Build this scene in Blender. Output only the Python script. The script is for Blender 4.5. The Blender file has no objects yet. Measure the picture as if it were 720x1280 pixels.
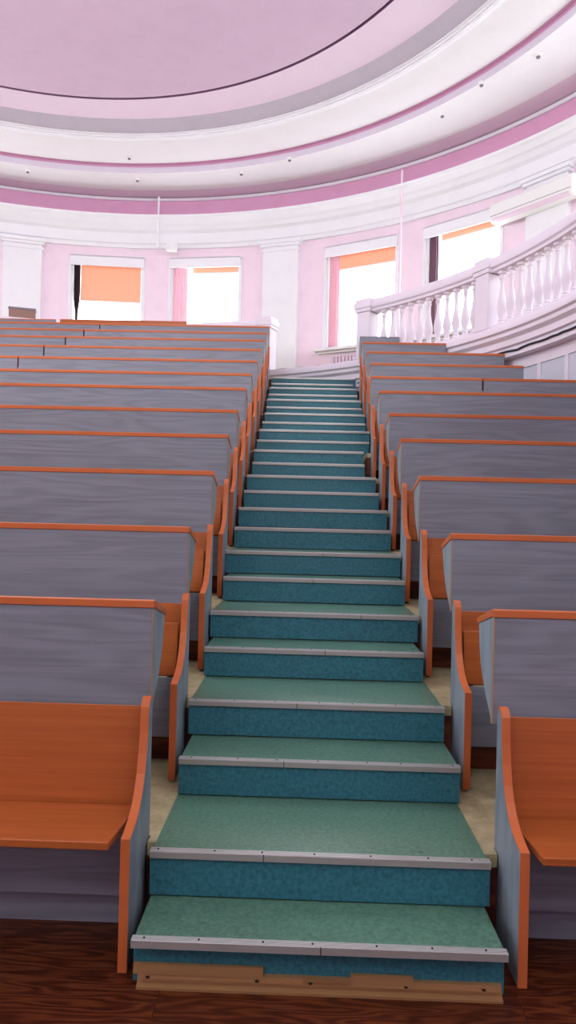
import bpy, bmesh, math, random
from mathutils import Vector, Matrix
random.seed(7)
PI = math.pi
S = bpy.context.scene
COL = S.collection

# ------------------------------------------------------------------ camera
cam_d = bpy.data.cameras.new('camera')
cam = bpy.data.objects.new('camera', cam_d); COL.objects.link(cam)
S.camera = cam
cam_d.sensor_fit = 'VERTICAL'; cam_d.sensor_height = 36.0
cam_d.lens = 36.0 * 900 / 1280
cam_d.clip_start = 0.05; cam_d.clip_end = 200
yaw, pit, roll = 20 / 900, 5 / 900, 0.0245
fw = Vector((-math.sin(yaw) * math.cos(pit), math.cos(yaw) * math.cos(pit), math.sin(pit)))
rt = Vector((math.cos(yaw), math.sin(yaw), 0)); up = rt.cross(fw)
r2 = rt * math.cos(roll) + up * math.sin(roll)
u2 = up * math.cos(roll) - rt * math.sin(roll)
m = Matrix((r2, u2, -fw)).transposed().to_4x4(); m.translation = (0, 0, 1.6)
cam.matrix_world = m

# ------------------------------------------------------------------ world, light, exposure
w = bpy.data.worlds.new('daylight'); S.world = w; w.use_nodes = True
bg = w.node_tree.nodes['Background']
bg.inputs[0].default_value = (0.86, 0.92, 1.0, 1); bg.inputs[1].default_value = 1.0
S.view_settings.view_transform = 'Standard'
S.view_settings.look = 'None'
S.view_settings.gamma = 1.0
S.view_settings.use_curve_mapping = False
S.view_settings.exposure = 0.3
DAY = 6.4            # brightness of the daylight in the window panes behind the gallery
DAY_FRONT = 7.5      # the windows behind the camera

# unseen fill light added under the dome to brighten the upper bench fronts
ld = bpy.data.lights.new('bench_fill_light', 'POINT'); ld.energy = 330; ld.shadow_soft_size = 0.6; ld.color = (0.92, 0.95, 1.0)
lo = bpy.data.objects.new('bench_fill_light', ld); COL.objects.link(lo); lo.location = (-3.5, 6.2, 6.7)

# ------------------------------------------------------------------ materials
def lin(c):
    return tuple(((v / 255) / 12.92 if v / 255 <= 0.04045 else (((v / 255) + 0.055) / 1.055) ** 2.4) for v in c) + (1,)

def base_mat(name, rough=0.5, spec=0.5, metal=0.0):
    M = bpy.data.materials.new(name); M.use_nodes = True
    nt = M.node_tree; b = nt.nodes['Principled BSDF']
    b.inputs['Roughness'].default_value = rough
    b.inputs['Specular IOR Level'].default_value = spec
    b.inputs['Metallic'].default_value = metal
    return M, nt, b

def N(nt, t, **kw):
    n = nt.nodes.new(t)
    for k, v in kw.items(): setattr(n, k, v)
    return n

def coords(nt, scale):
    tc = N(nt, 'ShaderNodeTexCoord'); mp = N(nt, 'ShaderNodeMapping')
    oi = N(nt, 'ShaderNodeObjectInfo')
    mul = N(nt, 'ShaderNodeMath', operation='MULTIPLY'); mul.inputs[1].default_value = 37.0
    nt.links.new(oi.outputs['Random'], mul.inputs[0])
    add = N(nt, 'ShaderNodeVectorMath', operation='ADD')
    nt.links.new(tc.outputs['Object'], mp.inputs['Vector'])
    mp.inputs['Scale'].default_value = scale
    nt.links.new(mp.outputs[0], add.inputs[0]); nt.links.new(mul.outputs[0], add.inputs[1])
    return add.outputs[0]

def ramp(nt, fac, stops):
    r = N(nt, 'ShaderNodeValToRGB')
    while len(r.color_ramp.elements) < len(stops): r.color_ramp.elements.new(0.5)
    for e, (p, c) in zip(r.color_ramp.elements, stops):
        e.position = p; e.color = lin(c)
    nt.links.new(fac, r.inputs[0]); return r.outputs[0]

def wood(name, dark, mid, light, scale=(0.7, 2.0, 4.5), rough=0.45, bands=26, mix=0.5, spec=0.4):
    M, nt, b = base_mat(name, rough, spec)
    v = coords(nt, scale)
    n1 = N(nt, 'ShaderNodeTexNoise'); n1.inputs['Scale'].default_value = 1.3
    n1.inputs['Detail'].default_value = 2; n1.inputs['Distortion'].default_value = 0.3
    nt.links.new(v, n1.inputs['Vector'])
    ml = N(nt, 'ShaderNodeMath', operation='MULTIPLY'); ml.inputs[1].default_value = bands
    nt.links.new(n1.outputs[0], ml.inputs[0])
    sn = N(nt, 'ShaderNodeMath', operation='SINE'); nt.links.new(ml.outputs[0], sn.inputs[0])
    v2 = coords(nt, (scale[0] * 3, scale[1] * 18, scale[2] * 18))
    n2 = N(nt, 'ShaderNodeTexNoise'); n2.inputs['Scale'].default_value = 1.0; n2.inputs['Detail'].default_value = 3
    nt.links.new(v2, n2.inputs['Vector'])
    a = N(nt, 'ShaderNodeMapRange'); nt.links.new(sn.outputs[0], a.inputs[0])
    a.inputs[1].default_value = -1; a.inputs[2].default_value = 1
    mx = N(nt, 'ShaderNodeMix'); mx.inputs[0].default_value = mix
    nt.links.new(n2.outputs[0], mx.inputs[2]); nt.links.new(a.outputs[0], mx.inputs[3])
    nt.links.new(ramp(nt, mx.outputs[0], [(0.22, dark), (0.5, mid), (0.8, light)]), b.inputs['Base Color'])
    return M

def speckle(name, dark, mid, light, scale=30, rough=0.4, spec=0.5, bump=0.0):
    M, nt, b = base_mat(name, rough, spec)
    v = coords(nt, (1, 1, 1))
    n1 = N(nt, 'ShaderNodeTexNoise'); n1.inputs['Scale'].default_value = scale
    n1.inputs['Detail'].default_value = 6; n1.inputs['Roughness'].default_value = 0.7
    nt.links.new(v, n1.inputs['Vector'])
    nt.links.new(ramp(nt, n1.outputs[0], [(0.30, dark), (0.5, mid), (0.70, light)]), b.inputs['Base Color'])
    n2 = N(nt, 'ShaderNodeTexNoise'); n2.inputs['Scale'].default_value = 4; n2.inputs['Detail'].default_value = 3
    nt.links.new(v, n2.inputs['Vector'])
    mr = N(nt, 'ShaderNodeMapRange'); mr.inputs[3].default_value = rough - 0.06; mr.inputs[4].default_value = rough + 0.1
    nt.links.new(n2.outputs[0], mr.inputs[0]); nt.links.new(mr.outputs[0], b.inputs['Roughness'])
    return M

def plaster(name, c, rough=0.7, amt=5):
    lo = tuple(max(0, x - amt) for x in c); hi = tuple(min(255, x + amt // 2) for x in c)
    return speckle(name, lo, c, hi, scale=3.0, rough=rough, spec=0.25)

M = {}
M['grey'] = wood('grey wood laminate', (118, 119, 129), (129, 131, 142), (138, 140, 152), mix=0.28, scale=(0.42, 1.6, 4.6), bands=52)
M['bluegrey'] = wood('grey laminate tinted for aisle light', (124, 138, 148), (140, 154, 164), (154, 168, 176), scale=(2, 4, 0.8), mix=0.35)  # grey laminate, the bluish light from the aisle mixed into its colour
M['orange'] = wood('orange beech laminate', (166, 84, 38), (184, 98, 46), (196, 110, 56), scale=(0.5, 2.0, 4), bands=9, mix=0.3, rough=0.38)
M['edge'] = plaster('orange edge banding', (200, 106, 60), rough=0.4)
M['tan'] = plaster('worn tan edge', (176, 140, 108), rough=0.5)
M['tread'] = speckle('green linoleum', (64, 100, 86), (88, 128, 108), (108, 146, 124), scale=60, rough=0.29)
M['riser'] = speckle('teal linoleum', (28, 82, 96), (46, 110, 124), (62, 128, 140), scale=60, rough=0.42)
M['beige'] = speckle('beige linoleum', (150, 138, 98), (178, 166, 126), (196, 186, 146), scale=12, rough=0.45)
M['brown'] = wood('red brown tier board', (76, 30, 18), (96, 40, 24), (124, 58, 36), rough=0.5)
M['alu'], _nt, _b = base_mat('brushed aluminium', 0.34, 0.5, 0.75)
_b.inputs['Base Color'].default_value = lin((212, 214, 212))
M['alufront'], _nt, _b = base_mat('dull aluminium edge', 0.45, 0.4, 0.4)
_b.inputs['Base Color'].default_value = lin((172, 170, 164))
M['screw'], _nt, _b = base_mat('dark screw head', 0.5, 0.5, 0.6); _b.inputs['Base Color'].default_value = lin((50, 44, 46))
M['brass'], _nt, _b = base_mat('bronze coloured strip', 0.4, 0.5, 0.35); _b.inputs['Base Color'].default_value = lin((168, 126, 84))
M['black'], _nt, _b = base_mat('black rubber', 0.6); _b.inputs['Base Color'].default_value = lin((28, 26, 30))
M['pinkwall'] = plaster('pale pink wall paint', (243, 220, 233))
M['pinkband'] = plaster('strong pink frieze paint', (226, 168, 200))
M['pinkline'] = plaster('dusty pink line paint', (206, 150, 184))
M['white'] = plaster('white paint', (238, 236, 240), amt=3)
M['ceil'] = plaster('ceiling white with a hint of pink', (238, 232, 237), amt=3)
M['ceilpink'] = plaster('ceiling pale pink', (228, 206, 222), amt=3)
M['ceilcore'] = plaster('ceiling lilac pink', (208, 180, 202), amt=4)
M['cove'] = plaster('cove paint with painted shade', (190, 180, 192), amt=4)  # the shade of the cove is put into this grey lilac
M['lilac'] = plaster('lilac fascia paint', (216, 204, 218), amt=4)
M['groove'] = plaster('dark lilac groove', (120, 84, 116))
M['rail'] = plaster('off white balustrade plaster', (236, 226, 236), amt=3, rough=0.6)
M['cable'], _nt, _b = base_mat('dark green cable', 0.5); _b.inputs['Base Color'].default_value = lin((22, 34, 36))
M['plastic'], _nt, _b = base_mat('white plastic', 0.35); _b.inputs['Base Color'].default_value = lin((238, 236, 234))
M['greyplastic'], _nt, _b = base_mat('grey plastic', 0.5); _b.inputs['Base Color'].default_value = lin((120, 116, 124))

def fabric(name, c, transl):
    Mt, nt, b = base_mat(name, 0.85, 0.1)
    v = coords(nt, (1, 1, 1)); n1 = N(nt, 'ShaderNodeTexNoise'); n1.inputs['Scale'].default_value = 60
    nt.links.new(v, n1.inputs['Vector'])
    col = ramp(nt, n1.outputs[0], [(0.3, tuple(int(x * 0.93) for x in c)), (0.7, c)])
    nt.links.new(col, b.inputs['Base Color'])
    if transl:
        t = N(nt, 'ShaderNodeBsdfTranslucent'); nt.links.new(col, t.inputs[0])
        mx = N(nt, 'ShaderNodeMixShader'); mx.inputs[0].default_value = transl
        nt.links.new(b.outputs[0], mx.inputs[1]); nt.links.new(t.outputs[0], mx.inputs[2])
        nt.links.new(mx.outputs[0], nt.nodes['Material Output'].inputs[0])
    return Mt
M['blind'] = fabric('orange blind fabric', (244, 190, 164), 0.3)
M['curtain'] = fabric('mauve curtain fabric', (236, 204, 212), 0.4)
M['darkcurtain'] = fabric('dark brown curtain fabric', (84, 66, 74), 0.0)
M['plum'] = fabric('plum curtain fabric', (158, 122, 138), 0.1)
M['grey_panel'] = plaster('pale blue grey wall panel', (206, 208, 220))
M['card'] = plaster('brown box board', (158, 124, 112))

def daylight(name, strength):
    Mt = bpy.data.materials.new(name); Mt.use_nodes = True; nt = Mt.node_tree
    nt.nodes.remove(nt.nodes['Principled BSDF'])
    e = N(nt, 'ShaderNodeEmission'); e.inputs[1].default_value = strength
    e.inputs[0].default_value = (0.88, 0.97, 0.99, 1)
    nt.links.new(e.outputs[0], nt.nodes['Material Output'].inputs[0]); return Mt
M['pane'] = daylight('bright overcast window pane', DAY)
M['pane_front'] = daylight('daylit window pane behind the camera', DAY_FRONT)

def parquet():
    Mt, nt, b = base_mat('dark laminate floor planks', 0.38, 0.25)
    tc = N(nt, 'ShaderNodeTexCoord')
    br = N(nt, 'ShaderNodeTexBrick'); br.offset = 0.37
    br.inputs['Scale'].default_value = 1.0; br.inputs['Brick Width'].default_value = 1.2
    br.inputs['Row Height'].default_value = 0.19; br.inputs['Mortar Size'].default_value = 0.0015
    br.inputs['Color1'].default_value = (0, 0, 0, 1); br.inputs['Color2'].default_value = (1, 1, 1, 1)
    br.inputs['Mortar'].default_value = (0, 0, 0, 1)
    nt.links.new(tc.outputs['Object'], br.inputs['Vector'])
    mp = N(nt, 'ShaderNodeMapping'); mp.inputs['Scale'].default_value = (1.1, 7, 1)
    nt.links.new(tc.outputs['Object'], mp.inputs[0])
    ad = N(nt, 'ShaderNodeVectorMath', operation='ADD'); nt.links.new(mp.outputs[0], ad.inputs[0])
    sc = N(nt, 'ShaderNodeVectorMath', operation='SCALE'); sc.inputs['Scale'].default_value = 9
    nt.links.new(br.outputs['Color'], sc.inputs[0]); nt.links.new(sc.outputs[0], ad.inputs[1])
    n1 = N(nt, 'ShaderNodeTexNoise'); n1.inputs['Scale'].default_value = 1.6; n1.inputs['Detail'].default_value = 2
    nt.links.new(ad.outputs[0], n1.inputs['Vector'])
    ml = N(nt, 'ShaderNodeMath', operation='MULTIPLY'); ml.inputs[1].default_value = 60
    nt.links.new(n1.outputs[0], ml.inputs[0]); sn = N(nt, 'ShaderNodeMath', operation='SINE')
    nt.links.new(ml.outputs[0], sn.inputs[0])
    a = N(nt, 'ShaderNodeMapRange'); a.inputs[1].default_value = -1; a.inputs[2].default_value = 1
    nt.links.new(sn.outputs[0], a.inputs[0])
    n2 = N(nt, 'ShaderNodeTexNoise'); n2.inputs['Scale'].default_value = 7; n2.inputs['Detail'].default_value = 4
    nt.links.new(ad.outputs[0], n2.inputs['Vector'])
    mx = N(nt, 'ShaderNodeMix'); mx.inputs[0].default_value = 0.5
    nt.links.new(a.outputs[0], mx.inputs[2]); nt.links.new(n2.outputs[0], mx.inputs[3])
    c = ramp(nt, mx.outputs[0], [(0.15, (56, 20, 8)), (0.5, (80, 34, 14)), (0.85, (106, 54, 28))])
    m2 = N(nt, 'ShaderNodeMix', data_type='RGBA', blend_type='MULTIPLY'); m2.inputs[0].default_value = 1.0
    inv = N(nt, 'ShaderNodeMapRange'); inv.inputs[3].default_value = 1.0; inv.inputs[4].default_value = 0.45
    nt.links.new(br.outputs['Fac'], inv.inputs[0])
    nt.links.new(c, m2.inputs[6]); nt.links.new(inv.outputs[0], m2.inputs[7])
    nt.links.new(m2.outputs[2], b.inputs['Base Color'])
    return Mt
M['parquet'] = parquet()

# ------------------------------------------------------------------ mesh helpers
class MB:
    def __init__(s): s.v = []; s.f = []; s.mi = []
    def add(s, vs, fs, mi=0):
        o = len(s.v); s.v += [tuple(p) for p in vs]
        s.f += [tuple(i + o for i in f) for f in fs]; s.mi += [mi] * len(fs)
    def box(s, a, b, mi=0):
        x0, x1 = sorted((a[0], b[0])); y0, y1 = sorted((a[1], b[1])); z0, z1 = sorted((a[2], b[2]))
        s.add([(x0, y0, z0), (x1, y0, z0), (x1, y1, z0), (x0, y1, z0), (x0, y0, z1), (x1, y0, z1), (x1, y1, z1), (x0, y1, z1)],
              [(0, 3, 2, 1), (4, 5, 6, 7), (0, 1, 5, 4), (1, 2, 6, 5), (2, 3, 7, 6), (3, 0, 4, 7)], mi)
    def prism(s, prof, x0, x1, mi=0):
        """prof: (y,z) outline, extruded along x"""
        n = len(prof)
        s.add([(x0, y, z) for y, z in prof] + [(x1, y, z) for y, z in prof],
              [tuple(range(n)), tuple(range(2 * n - 1, n - 1, -1))] +
              [(i, i + n, (i + 1) % n + n, (i + 1) % n) for i in range(n)], mi)
    def ribbon(s, line, t, x0, x1, mi=0):
        """a strip of thickness t laid on the left of an open (y,z) line"""
        out = []
        for i, (y, z) in enumerate(line):
            a = line[max(0, i - 1)]; b = line[min(len(line) - 1, i + 1)]
            dy, dz = b[0] - a[0], b[1] - a[1]; L = math.hypot(dy, dz) or 1
            out.append((y - dz / L * t, z + dy / L * t))
        for i in range(len(line) - 1):
            q = [line[i], line[i + 1], out[i + 1], out[i]]
            s.prism(q, x0, x1, mi)
    def lathe(s, prof, c=(0, 0, 0), n=12, mi=0):
        o = []
        for r, z in prof:
            for k in range(n):
                a = 2 * PI * k / n; o.append((c[0] + r * math.cos(a), c[1] + r * math.sin(a), c[2] + z))
        fs = []
        for i in range(len(prof) - 1):
            for k in range(n):
                fs.append((i * n + k, i * n + (k + 1) % n, (i + 1) * n + (k + 1) % n, (i + 1) * n + k))
        fs.append(tuple(range(n - 1, -1, -1))); fs.append(tuple((len(prof) - 1) * n + k for k in range(n)))
        s.add(o, fs, mi)
    def tube(s, pts, r, n=8, mi=0):
        o = []; P = [Vector(p) for p in pts]
        for i, p in enumerate(P):
            d = (P[min(i + 1, len(P) - 1)] - P[max(i - 1, 0)]).normalized()
            u = d.cross(Vector((0, 0, 1)))
            if u.length < 1e-3: u = Vector((1, 0, 0))
            u.normalize(); v = d.cross(u)
            for k in range(n):
                a = 2 * PI * k / n; o.append(p + u * math.cos(a) * r + v * math.sin(a) * r)
        fs = [(i * n + k, i * n + (k + 1) % n, (i + 1) * n + (k + 1) % n, (i + 1) * n + k) for i in range(len(P) - 1) for k in range(n)]
        fs += [tuple(range(n - 1, -1, -1)), tuple((len(P) - 1) * n + k for k in range(n))]
        s.add(o, fs, mi)
    def ringsolid(s, c, prof, a0, a1, n, mi=0, closed=True):
        """(R,H) outline swept along an arc about c, angles in degrees from +Y towards +X"""
        o = []; np_ = len(prof)
        for k in range(n + 1):
            a = math.radians(a0 + (a1 - a0) * k / n)
            for R, H in prof: o.append((c[0] + R * math.sin(a), c[1] + R * math.cos(a), H))
        fs = []
        rng = np_ if closed else np_ - 1
        for k in range(n):
            for i in range(rng):
                j = (i + 1) % np_
                fs.append((k * np_ + i, k * np_ + j, (k + 1) * np_ + j, (k + 1) * np_ + i))
        if closed and abs(a1 - a0) < 359.9:
            fs += [tuple(range(np_)), tuple(n * np_ + i for i in range(np_ - 1, -1, -1))]
        s.add(o, fs, mi)
    def build(s, name, mats, parent=None, bevel=0.0, smooth=False, fixn=True):
        me = bpy.data.meshes.new(name); me.from_pydata(s.v, [], s.f)
        if not isinstance(mats, (list, tuple)): mats = [mats]
        for mt in mats: me.materials.append(mt)
        me.polygons.foreach_set('material_index', s.mi)
        if fixn:
            bm = bmesh.new(); bm.from_mesh(me); bmesh.ops.recalc_face_normals(bm, faces=bm.faces); bm.to_mesh(me); bm.free()
        if smooth:
            me.polygons.foreach_set('use_smooth', [True] * len(me.polygons))
            me.set_sharp_from_angle(angle=math.radians(38))
        o = bpy.data.objects.new(name, me); COL.objects.link(o)
        if parent: o.parent = parent
        if bevel:
            b = o.modifiers.new('bevel', 'BEVEL'); b.width = bevel; b.segments = 2; b.limit_method = 'ANGLE'
        return o

def tag(o, label=None, cat=None, group=None, kind=None):
    if label: o['label'] = label
    if cat: o['category'] = cat
    if group: o['group'] = group
    if kind: o['kind'] = kind
    return o
def empty(name, loc, rz=0):
    o = bpy.data.objects.new(name, None); COL.objects.link(o)
    o.location = loc; o.rotation_euler = (0, 0, rz); o.empty_display_size = 0.2; return o
def struct(mb, name, mat, label=None, **k):
    return tag(mb.build(name, mat, **k), label, None, None, 'structure')

# ------------------------------------------------------------------ dimensions
CW = (-3.58, 6.40); RW = 9.75           # outer wall
CB = (-3.51, 7.19); RB = 6.86           # gallery balustrade
PITCH = 0.886; TIER = 0.3325
G = 4.30                                # gallery floor
def pol(c, R, deg, H=0):
    a = math.radians(deg); return Vector((c[0] + R * math.sin(a), c[1] + R * math.cos(a), H))
def drum_x(Y, R=6.99, side=1):
    d = R * R - (Y - CB[1]) ** 2
    return CB[0] + side * math.sqrt(max(d, 0.0))

SX = {1: (-.544, .711), 2: (-.544, .722), 3: (-.535, .724), 4: (-.549, .717), 5: (-.552, .70), 6: (-.565, .719), 7: (-.55, .712), 8: (-.575, .722), 9: (-.565, .713), 10: (-.565, .717),
      11: (-.569, .70), 12: (-.571, .701), 13: (-.565, .633), 14: (-.573, .645), 15: (-.58, .752), 16: (-.578, .784), 17: (-.573, .777), 18: (-.565, .792), 19: (-.575, .793), 20: (-.586, .799),
      21: (-.60, .788), 22: (-.60, .797), 23: (-.60, .765), 24: (-.60, .83)}
# ------------------------------------------------------------------ floor and tiers
mb = MB(); mb.box((-13.5, -4.2, -0.12), (6.5, 2.84, 0))
struct(mb, 'floor', M['parquet'], 'dark brown wood plank floor in front of the benches')
for i in range(1, 13):
    y0 = 2.83 + PITCH * (i - 1); y1 = y0 + PITCH + (0 if i < 12 else -0.2); L = TIER * i
    L -= .002
    for sd in (-1, 1):
        xi = -0.52 if sd < 0 else 0.69
        xo = min(sd * drum_x(y0, side=sd), sd * drum_x(y1, side=sd)) * sd
        if sd * (xo - xi) < 0.15: continue
        mb = MB(); mb.box((xi, y0 + 0.02, 0), (xo, y1 + 0.02, L))
        mb.box((xi, y0, 0), (xo, y0 + 0.02, L - .004), 1); mb.box((xi, y0 - .002, L - .004), (xo, y0 + 0.02, L))
        xp = -.572 if sd < 0 else .768
        mb.box((xi, y0 - .062, L - .05), (xp, y0 - .002, L)); mb.box((xi, y0 - .06, max(0, L - .33)), (xp, y0 - .001, L - .05), 1)
        struct(mb, 'floor_tier', [M['beige'], M['brown']])
# gallery floor
mb = MB(); mb.ringsolid(CB, [(7.10, G - 0.35), (7.10, G), (9.6, G), (9.6, G - 0.35)], -100, 130, 80)
struct(mb, 'floor_gallery', M['beige'])

# ------------------------------------------------------------------ outer wall with windows
PILS = [-16.5 + 34.2 * k for k in range(-4, 7)]
WIN = []
for p in PILS[:-1]:
    WIN += [p + 10.75, p + 23.85]
HW = 4.78; SILL, HEAD = 5.15, 7.30
edges = set()
a = -160.0
while a < 200.01: edges.add(round(a, 3)); a += 2.0
for c in WIN: edges.add(round(c - HW, 3)); edges.add(round(c + HW, 3))
def inwin(am): return any(abs(am - c) < HW - 0.01 for c in WIN)
edges = sorted(edges)
edges = [e for e in edges if not any(c - HW + 0.05 < e < c + HW - 0.05 for c in WIN)]
mb = MB()
for a0, a1 in zip(edges[:-1], edges[1:]):
    am = (a0 + a1) / 2
    zs = [(0, SILL), (HEAD, 8.25)] if inwin(am) else [(0, 8.25)]
    for z0, z1 in zs:
        for mi, R in ((0, RW), ):
            p = [pol(CW, RW, a0, z0), pol(CW, RW, a1, z0), pol(CW, RW, a1, z1), pol(CW, RW, a0, z1)]
            q = [pol(CW, RW + 0.3, a0, z0), pol(CW, RW + 0.3, a1, z0), pol(CW, RW + 0.3, a1, z1), pol(CW, RW + 0.3, a0, z1)]
            fs = [(0, 1, 2, 3), (7, 6, 5, 4)]
            if inwin(am): fs += [(3, 2, 6, 7), (0, 1, 5, 4)]
            mb.add(p + q, fs)
for c in WIN:
    for e in (c - HW, c + HW):
        mb.add([pol(CW, RW, e, SILL), pol(CW, RW + .3, e, SILL), pol(CW, RW + .3, e, HEAD), pol(CW, RW, e, HEAD)], [(0, 1, 2, 3)])
struct(mb, 'wall_round', M['pinkwall'], 'curved pale pink wall behind the gallery', fixn=False)

# pilasters, white, each its own
for k, p in enumerate(PILS):
    o = empty('wall_pilaster', pol(CW, RW, p, G), -math.radians(p)); tag(o, kind='structure')
    hw = 0.40
    b = MB(); b.box((-hw, -0.13, 0), (hw, 0.02, 3.26)); b.build('shaft', M['white'], o, 0.01)
    b = MB(); b.box((-hw - .05, -0.17, 0), (hw + .05, 0.02, 0.28)); b.box((-hw - .02, -0.15, 0.28), (hw + .02, 0.02, 0.33)); b.build('base', M['white'], o, 0.01)
    b = MB(); b.box((-hw - .03, -0.16, 3.04), (hw + .03, 0.02, 3.09)); b.box((-hw - .05, -0.18, 3.14), (hw + .05, 0.02, 3.2)); b.box((-hw - .08, -0.21, 3.2), (hw + .08, 0.02, 3.27)); b.build('capital', M['white'], o, 0.01)

# windows
def window(n, deg):
    front = not (-60 < deg < 100)
    hw = RW * math.sin(math.radians(HW)); R = RW * math.cos(math.radians(HW))
    o = empty('window_%d' % n, pol(CW, R, deg, SILL), -math.radians(deg)); tag(o, kind='structure')
    H = HEAD - SILL
    b = MB()
    for x in (-hw, hw - .06): b.box((x, 0.02, 0), (x + .06, .26, H))
    b.box((-hw, .02, 0), (hw, .26, .06)); b.box((-hw, .02, H - .06), (hw, .26, H))
    b.build('frame', M['white'], o)
    b = MB()
    b.box((-hw - .03, -.02, 0), (-hw + .02, .03, H)); b.box((hw - .02, -.02, 0), (hw + .03, .03, H))
    b.box((-hw - .03, -.02, H - .02), (hw + .03, .03, H + .04)); b.build('casing', M['white'], o)
    b = MB(); b.box((-hw + .05, .225, .05), (hw - .05, .235, H - .05))
    b.build('pane', M['pane_front'] if front else M['pane'], o)
    b = MB(); b.box((-hw - .16, -.2, -.06), (hw + .16, .2, 0)); b.box((-hw - .1, -.1, -.1), (hw + .1, .02, -.06)); b.build('sill', M['white'], o, .008)
    b = MB(); b.box((-hw + .0, -.06, H - .2), (hw, -.03, H + .03)); b.box((-hw, -.06, H - .0), (hw, .1, H + .03))
    b.build('pelmet', M['white'], o, .005)
    return o, hw, H
VIS = {}
for n, d in enumerate(WIN): VIS[n + 1] = (d,) + window(n + 1, d)
W = [v for v in VIS.values() if -8 < v[0] < 45]      # the four windows in view, left to right

def blind(v, x0, x1, drop, label):
    d, wo, hw, H = v
    o = empty('roller_blind', pol(CW, RW * math.cos(math.radians(HW)) - .0, d, SILL), -math.radians(d))
    tag(o, label, 'blind', 'orange roller blinds of the gallery windows')
    b = MB(); top = H - .08
    b.box((x0, .10, top - drop), (x1, .104, top)); b.build('fabric', M['blind'], o)
    b = MB(); b.box((x0, .09, top - drop - .025), (x1, .114, top - drop)); b.build('hem_bar', M['plastic'], o, .004)
    b = MB(); b.tube([(x0, .11, top), (x1, .11, top)], .028, 10); b.build('roller', M['plastic'], o)
def curtain(v, x0, x1, mat, label, z0=.02, pinch=None):
    d, wo, hw, H = v
    o = empty('curtain', pol(CW, RW * math.cos(math.radians(HW)), d, SILL), -math.radians(d))
    tag(o, label, 'curtain')
    nx, nz = 28, 14; P = []; zt = H - .06
    for k in range(nz + 1):
        z = z0 + (zt - z0) * k / nz
        ww = 1.0
        if pinch and z < pinch: ww = .35 + .0 * z
        elif pinch and z < pinch + .35: ww = .35 + .65 * (z - pinch) / .35
        for i in range(nx + 1):
            t = i / nx; xc = (x0 + x1) / 2
            x = xc + (x0 + (x1 - x0) * t - xc) * ww
            P.append((x, .05 + .025 * math.sin(t * 2 * PI * 4.5), z))
    b = MB(); b.add(P, [(k * (nx + 1) + i, k * (nx + 1) + i + 1, (k + 1) * (nx + 1) + i + 1, (k + 1) * (nx + 1) + i) for k in range(nz) for i in range(nx)])
    c = b.build('drape', mat, o, smooth=True, fixn=False)
    sol = c.modifiers.new('thick', 'SOLIDIFY'); sol.thickness = .006
    b = MB(); b.tube([(x0 - .02, .05, zt), (x1 + .02, .05, zt)], .012, 8); b.build('curtain_rod', M['plastic'], o)
hw = W[0][2]
blind(W[0], -.60, .74, .86, 'orange roller blind pulled halfway down the leftmost window')
blind(W[1], -.32, .74, .19, 'thin strip of orange roller blind rolled up behind the mauve curtain, second window from left')
blind(W[2], -.52, .74, .36, 'short orange roller blind in the window nearest the top of the stairs')
blind(W[3], -.50, .74, .18, 'thin orange roller blind in the window behind the balustrade, beside the air conditioner')
curtain(W[0], -.74, -.60, M['darkcurtain'], 'dark narrow curtain gathered at the left edge of the leftmost window', pinch=.9)
curtain(W[1], -.78, -.42, M['curtain'], 'mauve curtain at the left of the window above the stair end of the left benches')
curtain(W[2], -.74, -.50, M['curtain'], 'pinkish curtain hanging in the window above the top of the stairs')
curtain(W[3], -.74, -.54, M['plum'], 'dark plum curtain in the window behind the stone balustrade')

# ------------------------------------------------------------------ cornice and ceiling rings
def loft(name, mats, rings, n=144, label=None):
    """rings: (cx, cy, R, H, material index of the band that starts here)"""
    b = MB(); o = []
    for cx, cy, R, H, mi in rings:
        for k in range(n):
            a = 2 * PI * k / n; o.append((cx + R * math.sin(a), cy + R * math.cos(a), H))
    off = 0; b.v = o
    for i in range(len(rings) - 1):
        for k in range(n):
            b.f.append((i * n + k, i * n + (k + 1) % n, (i + 1) * n + (k + 1) % n, (i + 1) * n + k)); b.mi.append(rings[i][4])
    me = struct(b, name, mats, label, fixn=False, smooth=True)
    me.data.set_sharp_from_angle(angle=math.radians(20))
    return me
x, y = CW
loft('trim_1', [M['white']], [(x, y, 9.80, 7.54, 0), (x, y, 9.68, 7.54, 0), (x, y, 9.68, 7.62, 0), (x, y, 9.64, 7.64, 0), (x, y, 9.64, 7.86, 0),
      (x, y, 9.56, 7.90, 0), (x, y, 9.50, 7.97, 0), (x, y, 9.44, 7.99, 0), (-3.56, 6.34, 9.40, 8.06, 0), (-3.55, 6.3, 9.36, 8.08, 0), (-3.55, 6.3, 9.36, 8.13, 0), (x, y, 9.8, 8.16, 0)],
     label='white moulded cornice running above the windows')
loft('wall_frieze', [M['pinkband']], [(-3.60, 6.46, 9.72, 8.10, 0), (-3.65, 6.55, 9.70, 8.72, 0)], label='strong pink band between cornice and ceiling')
loft('trim_2', [M['white']], [(-3.65, 6.55, 9.71, 8.67, 0), (-3.65, 6.55, 9.64, 8.66, 0), (-3.65, 6.55, 9.60, 8.70, 0)])
loft('ceiling', [M['ceil'], M['ceilpink'], M['lilac'], M['pinkline'], M['ceilcore'], M['groove']],
     [(-3.65, 6.55, 9.72, 8.72, 1), (-3.67, 6.62, 9.15, 8.705, 0), (-3.72, 6.90, 7.93, 8.635, 2), (-3.72, 6.90, 7.93, 8.755, 3), (-3.72, 6.90, 7.93, 8.80, 3),
      (-3.72, 6.90, 7.86, 8.805, 0), (-3.49, 6.82, 6.74, 8.80, 0)], label='outer band of the round pink and white ceiling')
c = (-3.49, 6.82)
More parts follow.
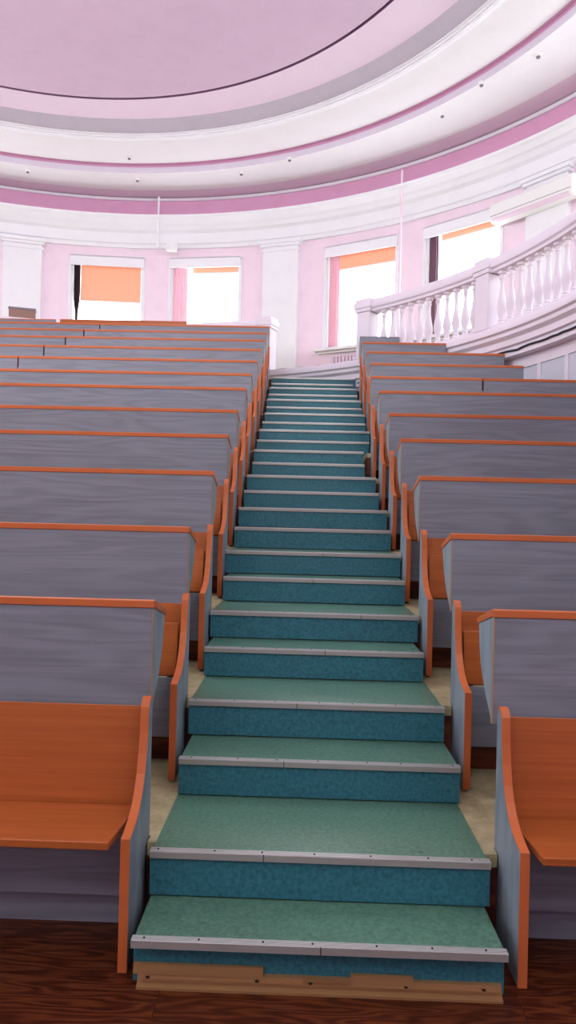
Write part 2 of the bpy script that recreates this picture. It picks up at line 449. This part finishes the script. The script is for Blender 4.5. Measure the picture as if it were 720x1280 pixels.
loft('trim_3', [M['white']], [c + (6.76, 8.81, 0), c + (6.70, 8.62, 0), c + (6.64, 8.60, 0), c + (6.61, 8.60, 0), c + (6.61, 8.635, 0), c + (6.585, 8.64, 0), c + (6.585, 8.665, 0), c + (6.55, 8.675, 0), c + (6.55, 8.69, 0)],
     label='white moulding ring on the ceiling')
loft('ceiling_cove', [M['cove']], [c + (6.55, 8.69, 0), c + (6.50, 8.71, 0), c + (6.44, 8.76, 0), c + (6.39, 8.81, 0), c + (6.35, 8.85, 0)], label='cove of the ceiling, painted grey lilac for its shade')
loft('ceiling_dome', [M['ceilpink'], M['groove'], M['ceilcore']], [c + (6.35, 8.85, 0), (-3.58, 7.22, 5.585, 8.99, 1), (-3.58, 7.22, 5.58, 9.03, 1), (-3.58, 7.22, 5.55, 9.03, 1), (-3.58, 7.22, 5.54, 9.0, 2), (-3.58, 7.22, 3.5, 9.06, 2), (-3.58, 7.22, .02, 9.1, 2)],
     label='lilac pink middle of the ceiling')

# ------------------------------------------------------------------ gallery plinth and inner drum
mb = MB()
mb.ringsolid(CB, [(7.12, 3.86), (6.84, 3.86), (6.84, 3.98), (6.80, 4.0), (6.80, 4.08), (6.74, 4.12), (6.74, 4.17), (6.70, 4.19), (6.70, 4.26), (6.73, 4.30), (7.12, 4.30)], -100, 130, 120)
struct(mb, 'trim_4', M['rail'], 'white moulded plinth under the balustrade', smooth=True)
mb = MB()
for a0, a1 in ((-100, 23), (41.5, 130)):
    mb.ringsolid(CB, [(7.0, 0), (7.0, 3.87), (7.12, 3.87), (7.12, 0)], a0, a1, 60)
struct(mb, 'wall_drum', M['grey_panel'] if 'grey_panel' in M else M['lilac'], 'pale panelled wall below the gallery')
mb = MB(); mb.ringsolid(CB, [(6.98, 3.7), (6.98, 3.86), (7.0, 3.86), (7.0, 3.7)], 41.5, 130, 60)
for k in range(12):
    a = 56 + 4.6 * k; mb.ringsolid(CB, [(6.98, 0.4), (6.98, 3.7), (7.0, 3.7), (7.0, .4)], a, a + .55, 2)
struct(mb, 'trim_5', M['rail'], 'pale battens on the wall below the gallery')
mb = MB(); mb.ringsolid(CB, [(6.9, 3.6), (6.9, 3.9), (7.02, 3.9), (7.02, 3.6)], 23, 41.5, 12)
struct(mb, 'wall_landing', M['rail'])
pts = [pol(CB, 6.9, 24 + 1.0 * k) for k in range(17)]
pts = [(p.x, p.y) for p in pts if p.y > 12.5] + [(.83, 12.5), (-.62, 12.5)]
np_ = len(pts)
mb = MB(); mb.add([(x, y, 3.7) for x, y in pts] + [(x, y, 3.986) for x, y in pts], [tuple(range(np_)), tuple(range(2 * np_ - 1, np_ - 1, -1))] + [(k, (k + 1) % np_, (k + 1) % np_ + np_, k + np_) for k in range(np_)])
struct(mb, 'floor_landing', M['tread'])

# ------------------------------------------------------------------ staircase
def nose(k):
    if k == 1: return 2.40
    return 2.68 + PITCH * (k - 2) / 2 if k % 2 == 0 else 2.68 + PITCH * (k - 1) / 2 - 0.345
HT = {1: .166, 2: .334, 3: .498, 4: .670, 5: .834}
def ht(k): return HT.get(k, .1662 * k)
stairs = empty('staircase', (0, 2.40, 0))
tag(stairs, 'wide green and teal linoleum staircase rising between the two blocks of benches', 'stairs')
for k in range(1, 25):
    x0, x1 = SX[k]; y0 = nose(k) - 2.40; y1 = (nose(k + 1) if k < 24 else 12.50) - 2.40 + .03
    z1 = ht(k); z0 = ht(k - 1) if k > 1 else 0
    b = MB(); b.box((x0 + .006, y0 + .018, z1 - .03), (x1 - .006, y1, z1))
    b.build('tread', M['tread'], stairs)
    b = MB(); rr = .012 if k > 1 else .05
    b.box((x0, y0 + rr, z0 + .006), (x1, y0 + rr + .018, z1 - .02)); b.build('riser', M['riser'], stairs)
    if k > 1:
        b = MB(); b.box((x0 + .01, y0 + .03, max(0, z0 - .2)), (x1 - .01, y1 - .03, z1 - .031)); b.build('side_board', M['brown'], stairs)
    b = MB()
    b.box((x0, y0, z1), (x1, y0 + .034, z1 + .004))
    for j in range(3): b.box((x0, y0 + .004 + j * .011, z1 + .004), (x1, y0 + .009 + j * .011, z1 + .0065))
    b.box((x0, y0, z1 - .021), (x1, y0 + .012, z1), 2)
    if k <= 8:
        nsc = 7
        for j in range(nsc):
            xx = x0 + .05 + (x1 - x0 - .1) * (j + random.uniform(-.12, .12)) / (nsc - 1)
            b.lathe([(.0038, 0), (.0038, .003)], (xx, y0 + .0175, z1 + .0045), 8, 1)
        xx = x0 + (x1 - x0) * random.uniform(.2, .8)
        b.box((xx, y0 - .0008, z1 - .0215), (xx + .003, y0 + .003, z1 + .0045), 1)
    o = b.build('nosing', [M['alu'], M['screw'], M['alufront']], stairs)
# worn strips at the foot of the first riser
b = MB(); b.prism([(.012, 0), (.012, .008), (.030, .014), (.036, .044), (.05, .046), (.05, 0)], -.525, .70)
b.box((-.51, .024, .024), (.69, .036, .030))
for xx in (-.53 + .04, -.12, .0 + .06, .38, .64): b.lathe([(.007, 0), (.007, .004)], (xx, .031, .030), 8, 1)
b.build('threshold_strip', [M['brass'], M['screw']], stairs)
for x0, x1, z in ((-.54, -.10, .062), (.195, .405, .050)):
    b = MB(); b.prism([(.030, z - .020), (.034, z + .010), (.044, z + .012), (.05, z + .010), (.05, z - .02)], x0, x1)
    b.build('loose_strip', M['brass'], stairs)
b = MB(); b.box((.04, .028, .036), (.20, .036, .050)); b.build('loose_strip', M['brass'], stairs)

# ------------------------------------------------------------------ benches
DH = [1.245, 1.197, 1.216, 1.222, 1.212, 1.236, 1.224, 1.232, 1.250, 1.264, 1.267, 1.272]
LX = [-.599, -.605, -.60, -.603, -.618, -.627, -.643, -.645, -.656, -.657, -.674, -.690]
RX = [.771, .777, .744, .737, .743, .742, .735, .803, .821, .831, .843]
PROF = [(0, .462), (.045, .47), (.10, .487), (.15, .517), (.19, .56), (.22, .61), (.243, .68), (.258, .755), (.264, .82), (.268, .85), (.282, .872), (.305, .880), (.322, .872), (.33, .85)]
def bench(name, i, sd, xa, length, label, group, down, first=True, desk=True, plain=False):
    """xa: world x of the aisle end; local x grows away from the aisle; local y=0 at the front of the end panel"""
    L = TIER * i; o = empty(name, (xa, 2.50 + PITCH * i, L)); tag(o, label, 'bench', group)
    s = sd; dh = DH[min(i, 11)]
    e = .03; kz = (dh - .46) / .785
    def up_(z): return z if z < .46 else .46 + (z - .46) * kz
    prof = [(y, up_(z)) for y, z in PROF]; bt = min(.835, .835 + (dh - 1.235) * .9)
    ends = [(0, e), (length - e, length)] if first else [(length - e, length)]
    fz = .012 if i else 0
    outline = [(0, fz)] + prof + [(.33, fz)]
    for a, bb in ends:
        b = MB(); b.prism(outline, s * a, s * bb); p = b.build('end_panel', M['bluegrey'], o)
        b = MB(); b.ribbon([(0, fz)] + prof, .004, s * (a - .0012), s * (bb + .0012)); b.build('edge_band', M['edge'], p, smooth=True)
        for fy in ((.03, .26) if i else ()):
            b = MB(); b.box((s * (a + .004), fy, 0), (s * (bb - .004), fy + .04, .014)); b.build('foot', M['black'], p)
    xi, xo = e + .004, length - e - .004
    if not first: xi = .0
    # seat, split into tip-up lengths only where the photo shows it: one board per unit
    b = MB()
    if down:
        xs = xi + .03
        yf, yb = -.045, .305
        v = [(s * (xs + .0), yf, .442), (s * xo, yf, .442), (s * xo, yb, .432), (s * xi, yb, .432)]
        v = [(s * (xs), yf, .44), (s * xo, yf, .44), (s * xo, yb, .43), (s * (xi + .004), yb, .43), (s * (xs), yf, .468), (s * xo, yf, .468), (s * xo, yb, .458), (s * (xi + .004), yb, .458)]
        b.add(v, [(0, 3, 2, 1), (4, 5, 6, 7), (0, 1, 5, 4), (1, 2, 6, 5), (2, 3, 7, 6), (3, 0, 4, 7)])
    else:
        b.prism([(.252, .445), (.276, .435), (.300, .70), (.280, .71)], s * (xi + .016), s * xo)
    b.build('seat', M['orange'], o, .004)
    b = MB(); b.prism([(.315, .45), (.333, .45), (.362, bt - .004), (.344, bt)], s * xi, s * xo); b.build('backrest', M['orange'], o, .003)
    b = MB()
    for xx in (xi + .03 if not down else xi + .14, (xi + xo) / 2, xo - .07):
        b = MB(); b.box((s * xx, (.24 if not down else .12), .405), (s * (xx + .04), .33, .43)); b.build('hinge_bracket', M['black'], o)
    b = MB(); b.box((s * xi, .235, .14), (s * xo, .253, .436)); b.build('apron', M['grey'], o)
    if i == 0:
        b = MB(); b.box((s * xi, .30, 0), (s * xo, .318, .32)); b.build('kick_board', M['grey'], o)
    if desk:
        d0 = .40; off = (xa - (LX + [-.69])[i]) * (1 if sd < 0 else 0) if first else 0
        da = (off if sd < 0 else (RX[i] - xa)) if first else 0
        db = length - .004
        b = MB(); b.box((s * (da + .004), d0, .79), (s * db, d0 + .018, dh - .03)); dp = b.build('desk_panel', M['grey'], o)
        if first:
            b = MB(); b.box((s * da, d0 - .001, .79), (s * (da + .003), d0 + .019, dh - .03)); b.build('edge_band', M['tan'], dp)
            b = MB(); b.prism([(d0 + .018, .80), (d0 + .07, .845), (d0 + .12, .885), (d0 + .165, .935), (d0 + .205, .99), (d0 + .228, 1.05), (d0 + .25, dh - .09), (d0 + .018, dh - .03)], s * (da + .001), s * (da + .019))
            b.build('desk_cheek', M['bluegrey'], o)
        if not plain:
            b = MB(); b.prism([(d0 - .006, dh - .030), (d0 - .006, dh), (d0 + .02, dh + .001), (d0 + .265, dh - .068), (d0 + .265, dh - .094), (d0 + .02, dh - .03)], s * (da - .004), s * db)
            b.build('desk_top', M['edge'], o, .003)
    return o
ORD = ['lowest', 'second', 'third', 'fourth', 'fifth', 'sixth', 'seventh', 'eighth', 'ninth', 'tenth', 'eleventh', 'twelfth']
def rowname(i): return 'lowest row, on the wood floor' if i == 0 else ORD[i] + ' row up from the floor'
for i in range(12):
    xa = (-.578 if i < 4 else LX[i] + .02)
    seatdown = 'with its orange seat folded down' if i == 0 else 'with tipped-up orange seat'
    desk = True
    bench('bench', i, -1, xa, 3.69 + xa, 'grey and orange bench left of the stairs, %s' % rowname(i), 'benches left of the stairs', i == 0)
    if i >= 7:
        ln = 2.0 if i < 11 else 1.9
        bench('bench', i, -1, -3.702, ln, 'outer bench length beyond the seam at far left, %s row up' % ORD[i], 'outer benches at far left', False, first=False)
REND = [1.55, 2.05, 2.5, 2.85, 3.05, 3.12, 1.99, 2.72, 2.715, 2.08, 1.49]
for i in range(11):
    xa = .773 if i < 2 else RX[i] + (.0)
    bench('bench', i, 1, xa, REND[i] - xa, 'grey and orange bench right of the stairs, %s' % rowname(i) if i != 10 else 'short plain grey bench without orange top, uppermost on the right of the stairs',
          'benches right of the stairs', i == 0, plain=(i == 10))
bench('bench', 6, 1, 2.002, 1.22, 'outer bench length beyond the seam at the right edge, seventh row up', 'outer benches at far right', False, first=False)

# short boards behind the top row on the left
def backboard(x0, x1, top, hgt, mat, label, cat):
    o = empty('low_screen', ((x0 + x1) / 2, 13.38, TIER * 12)); tag(o, label, cat)
    hx = (x1 - x0) / 2
    b = MB(); b.box((-hx, 0, top - hgt - TIER * 12), (hx, .03, top - TIER * 12)); b.build('back_board', mat, o, .004)
    b = MB(); b.box((-hx, -.004, top - .0 - TIER * 12), (hx, .034, top + .014 - TIER * 12)); b.build('edge_band', M['edge'], o)
    for xx in (-hx + .05, hx - .09):
        b = MB(); b.box((xx, .03, 0), (xx + .04, .07, top - .02 - TIER * 12)); b.build('leg', M['bluegrey'], o)
backboard(-4.66, -2.28, 5.172, .35, M['orange'], 'orange low screen board showing above the top left bench under the windows', 'screen')
backboard(-5.9, -4.74, 5.165, .35, M['grey'], 'grey low screen with thin orange edge at far left above the top bench', 'screen')

# ------------------------------------------------------------------ balustrades
BAL = [(.062, 0), (.062, .045), (.045, .05), (.04, .07), (.05, .085), (.036, .10), (.040, .14), (.060, .21), (.066, .27), (.058, .34), (.040, .43), (.028, .52), (.025, .60), (.030, .66), (.042, .675), (.030, .69), (.036, .73), (.058, .74), (.058, .80)]
bmz = MB(); bmz.lathe(BAL, (0, 0, 0), 14)
def balustrade(a0, a1, posts, label):
    mid = (a0 + a1) / 2
    o = empty('balustrade', pol(CB, RB, mid, G)); tag(o, label, 'balustrade')
    base = o.location
    def loc(c): return (c[0] - base[0], c[1] - base[1])
    c = loc(CB)
    n = int(abs(a1 - a0) * 1.0)
    b = MB(); b.ringsolid(c, [(6.77, .80), (6.95, .80), (6.95, .84), (6.98, .86), (6.99, .92), (6.95, 1.0), (6.77, 1.0), (6.73, .92), (6.74, .86), (6.77, .84)], a0, a1, n); b.build('handrail', M['rail'], o, smooth=True)
    b = MB(); b.ringsolid(c, [(6.78, 0), (6.94, 0), (6.94, .04), (6.78, .04)], a0, a1, n); b.build('base_rail', M['rail'], o)
    for p in posts:
        q = pol(CB, RB, p, G)
        b = MB(); b.box((-.135, -.13, 0), (.135, .13, .80)); b.box((-.15, -.145, 0), (.15, .145, .06)); b.box((-.16, -.155, .80), (.16, .155, .86)); b.box((-.175, -.17, .86), (.175, .17, .96)); b.box((-.155, -.15, .96), (.155, .15, 1.02))
        po = b.build('newel_post', M['rail'], o, .008); po.location = q - base; po.rotation_euler[2] = -math.radians(p)
    arc = .19 / RB * 180 / PI
    a = a0 + arc * .6; me = None
    while a < a1:
        if all(abs(a - p) > 1.9 for p in posts):
            q = pol(CB, RB, a, G + .02)
            if me is None:
                me = bmz.build('baluster', M['rail'], o, smooth=True); z = me
            else:
                z = me.copy(); COL.objects.link(z); z.parent = o
            z.location = q - base
        a += arc
    return o
bl = balustrade(-32, 24.5, [23.45, -10.0], 'white balustrade behind the top bench left of the stairs, mostly hidden')
bl.scale = (1, 1, .975)
balustrade(40.0, 96, [41.2, 62.4], 'white stone balustrade with turned balusters curving above the right benches')

# cable along the plinth
mb = MB()
pts = [pol(CB, 6.82, 40 + 1.0 * k, 3.93 + .006 * math.sin(k * 1.3) - (.03 if k % 7 == 0 else 0) * .3) for k in range(90)]
mb.tube(pts, .013, 8)
tag(mb.build('cable', M['cable'], smooth=True), 'thin dark cable running along the wall under the balustrade plinth', 'cable')
mb = MB(); pts = [pol(CB, 6.84, 22.5 + .5 * k, 4.318 + .004 * math.sin(k)) for k in range(28)]
mb.tube(pts, .010, 8)
tag(mb.build('cable', M['cable'], smooth=True), 'thin dark cable lying on the curb at the top of the stairs', 'cable')

# radiator under the window over the stairs
d = W[2][0]
o = empty('radiator', pol(CW, RW - .12, d, G + .0), -math.radians(d)); tag(o, 'pale pink radiator below the window above the stairs', 'radiator')
for k in range(14):
    b = MB(); x = -.56 + k * .08
    b.box((x, -.05, .12), (x + .06, .05, .66)); b.build('radiator_section', M['ceilpink'], o, .015)
b = MB(); b.tube([(-.6, 0, .18), (.62, 0, .18)], .018); b.tube([(-.6, 0, .6), (.62, 0, .6)], .018)
for x in (-.5, .5): b.box((x, -.03, 0), (x + .03, .03, .13))
b.build('pipe', M['white'], o)

# air conditioner on the third pilaster
o = empty('air_conditioner', pol(CW, RW - .20, 51.0, 6.92), -math.radians(51.0)); tag(o, 'long white wall air conditioner above the right balustrade', 'air conditioner')
b = MB(); hwx = .80
b.prism([(-.20, .05), (-.20, .30), (-.16, .345), (.06, .345), (.06, 0), (-.12, 0), (-.18, .02)], -hwx, hwx); b.build('casing', M['plastic'], o, .012)
b = MB(); b.prism([(-.205, .045), (-.19, .02), (-.125, -.004), (-.125, .01), (-.2, .055)], -hwx + .06, hwx - .06); b.build('air_flap', M['ceilpink'], o)
b = MB(); b.box((-hwx + .02, -.204, .10), (hwx - .02, -.198, .108)); b.build('panel_seam', M['greyplastic'], o)

# white pipes and the little box on the cornice
o = MB(); q = pol(CW, 9.33, 1.36); o.tube([(q.x, q.y, 7.45), (q.x, q.y, 8.55)], .022)
tag(o.build('conduit', M['white'], smooth=True), 'thin white vertical conduit crossing the cornice between the two left windows', 'pipe')
o = MB(); q = pol(CW, 9.33, 34.87); o.tube([(q.x, q.y, 4.4), (q.x, q.y, 8.4)], .022)
tag(o.build('conduit', M['pinkwall'], smooth=True), 'white vertical conduit between the two windows right of the stairs', 'pipe')
q = pol(CW, 9.4, 3.13, 7.38)
o = empty('wall_speaker', q, -math.radians(3.1)); tag(o, 'small white box speaker hanging under the cornice between the left windows', 'speaker')
b = MB(); b.box((-.11, -.08, 0), (.11, .08, .22)); b.build('housing', M['plastic'], o, .01)
b = MB(); b.box((-.09, -.084, .02), (.09, -.079, .20)); b.build('grille', M['white'], o)
b = MB(); b.box((-.015, .08, .10), (.015, .28, .14)); b.build('bracket', M['white'], o)

# box on the left rail
q = pol(CB, RB, -17.05, 5.28)
o = empty('storage_box', q, -math.radians(-17)); tag(o, 'small brown box sitting on the balustrade at the far left', 'box')
b = MB(); b.box((-.24, -.09, 0), (.24, .09, .16)); b.build('box_body', M['card'], o, .004)
b = MB(); b.box((-.25, -.10, .15), (.25, .10, .19)); b.build('lid', M['greyplastic'], o, .004)

# ceiling detectors
def ceilz(x, y): 
    r = math.hypot(x + 3.7, y - 6.8)
    return 8.80 if r < 7.9 else 8.635 + (r - 7.93) / 1.6 * .07
DOTS = [(-3.61, 14.07, 'smoke detector on the ceiling nearest the middle of the far side'), (-5.87, 14.7, 'smoke detector on the ceiling at far left'), (-3.67, 15.02, 'smoke detector on the ceiling just behind the innermost one, above the left windows'),
        (-1.45, 14.67, 'smoke detector on the ceiling above the second window'), (-.44, 13.74, 'smoke detector on the ceiling by the lilac step, above the stairs'), (2.61, 11.28, 'smoke detector on the ceiling on the lilac step at right'),
        (3.34, 10.82, 'smoke detector on the ceiling nearest the right edge'), (2.22, 12.45, 'smoke detector on the ceiling above the right balustrade')]
for x, y, lab in DOTS:
    z = ceilz(x, y); k = (z - 1.6) / 7.0
    x, y = x * k, y * k; z = ceilz(x, y)
    o = empty('smoke_detector', (x, y, z)); tag(o, lab, 'smoke detector', 'smoke detectors on the ceiling')
    b = MB(); b.lathe([(.055, .01), (.055, -.02), (.045, -.035)], n=16); b.build('base', M['plastic'], o, smooth=True)
    b = MB(); b.lathe([(.032, -.03), (.028, -.055), (.012, -.06)], n=12); b.build('sensor', M['greyplastic'], o, smooth=True)
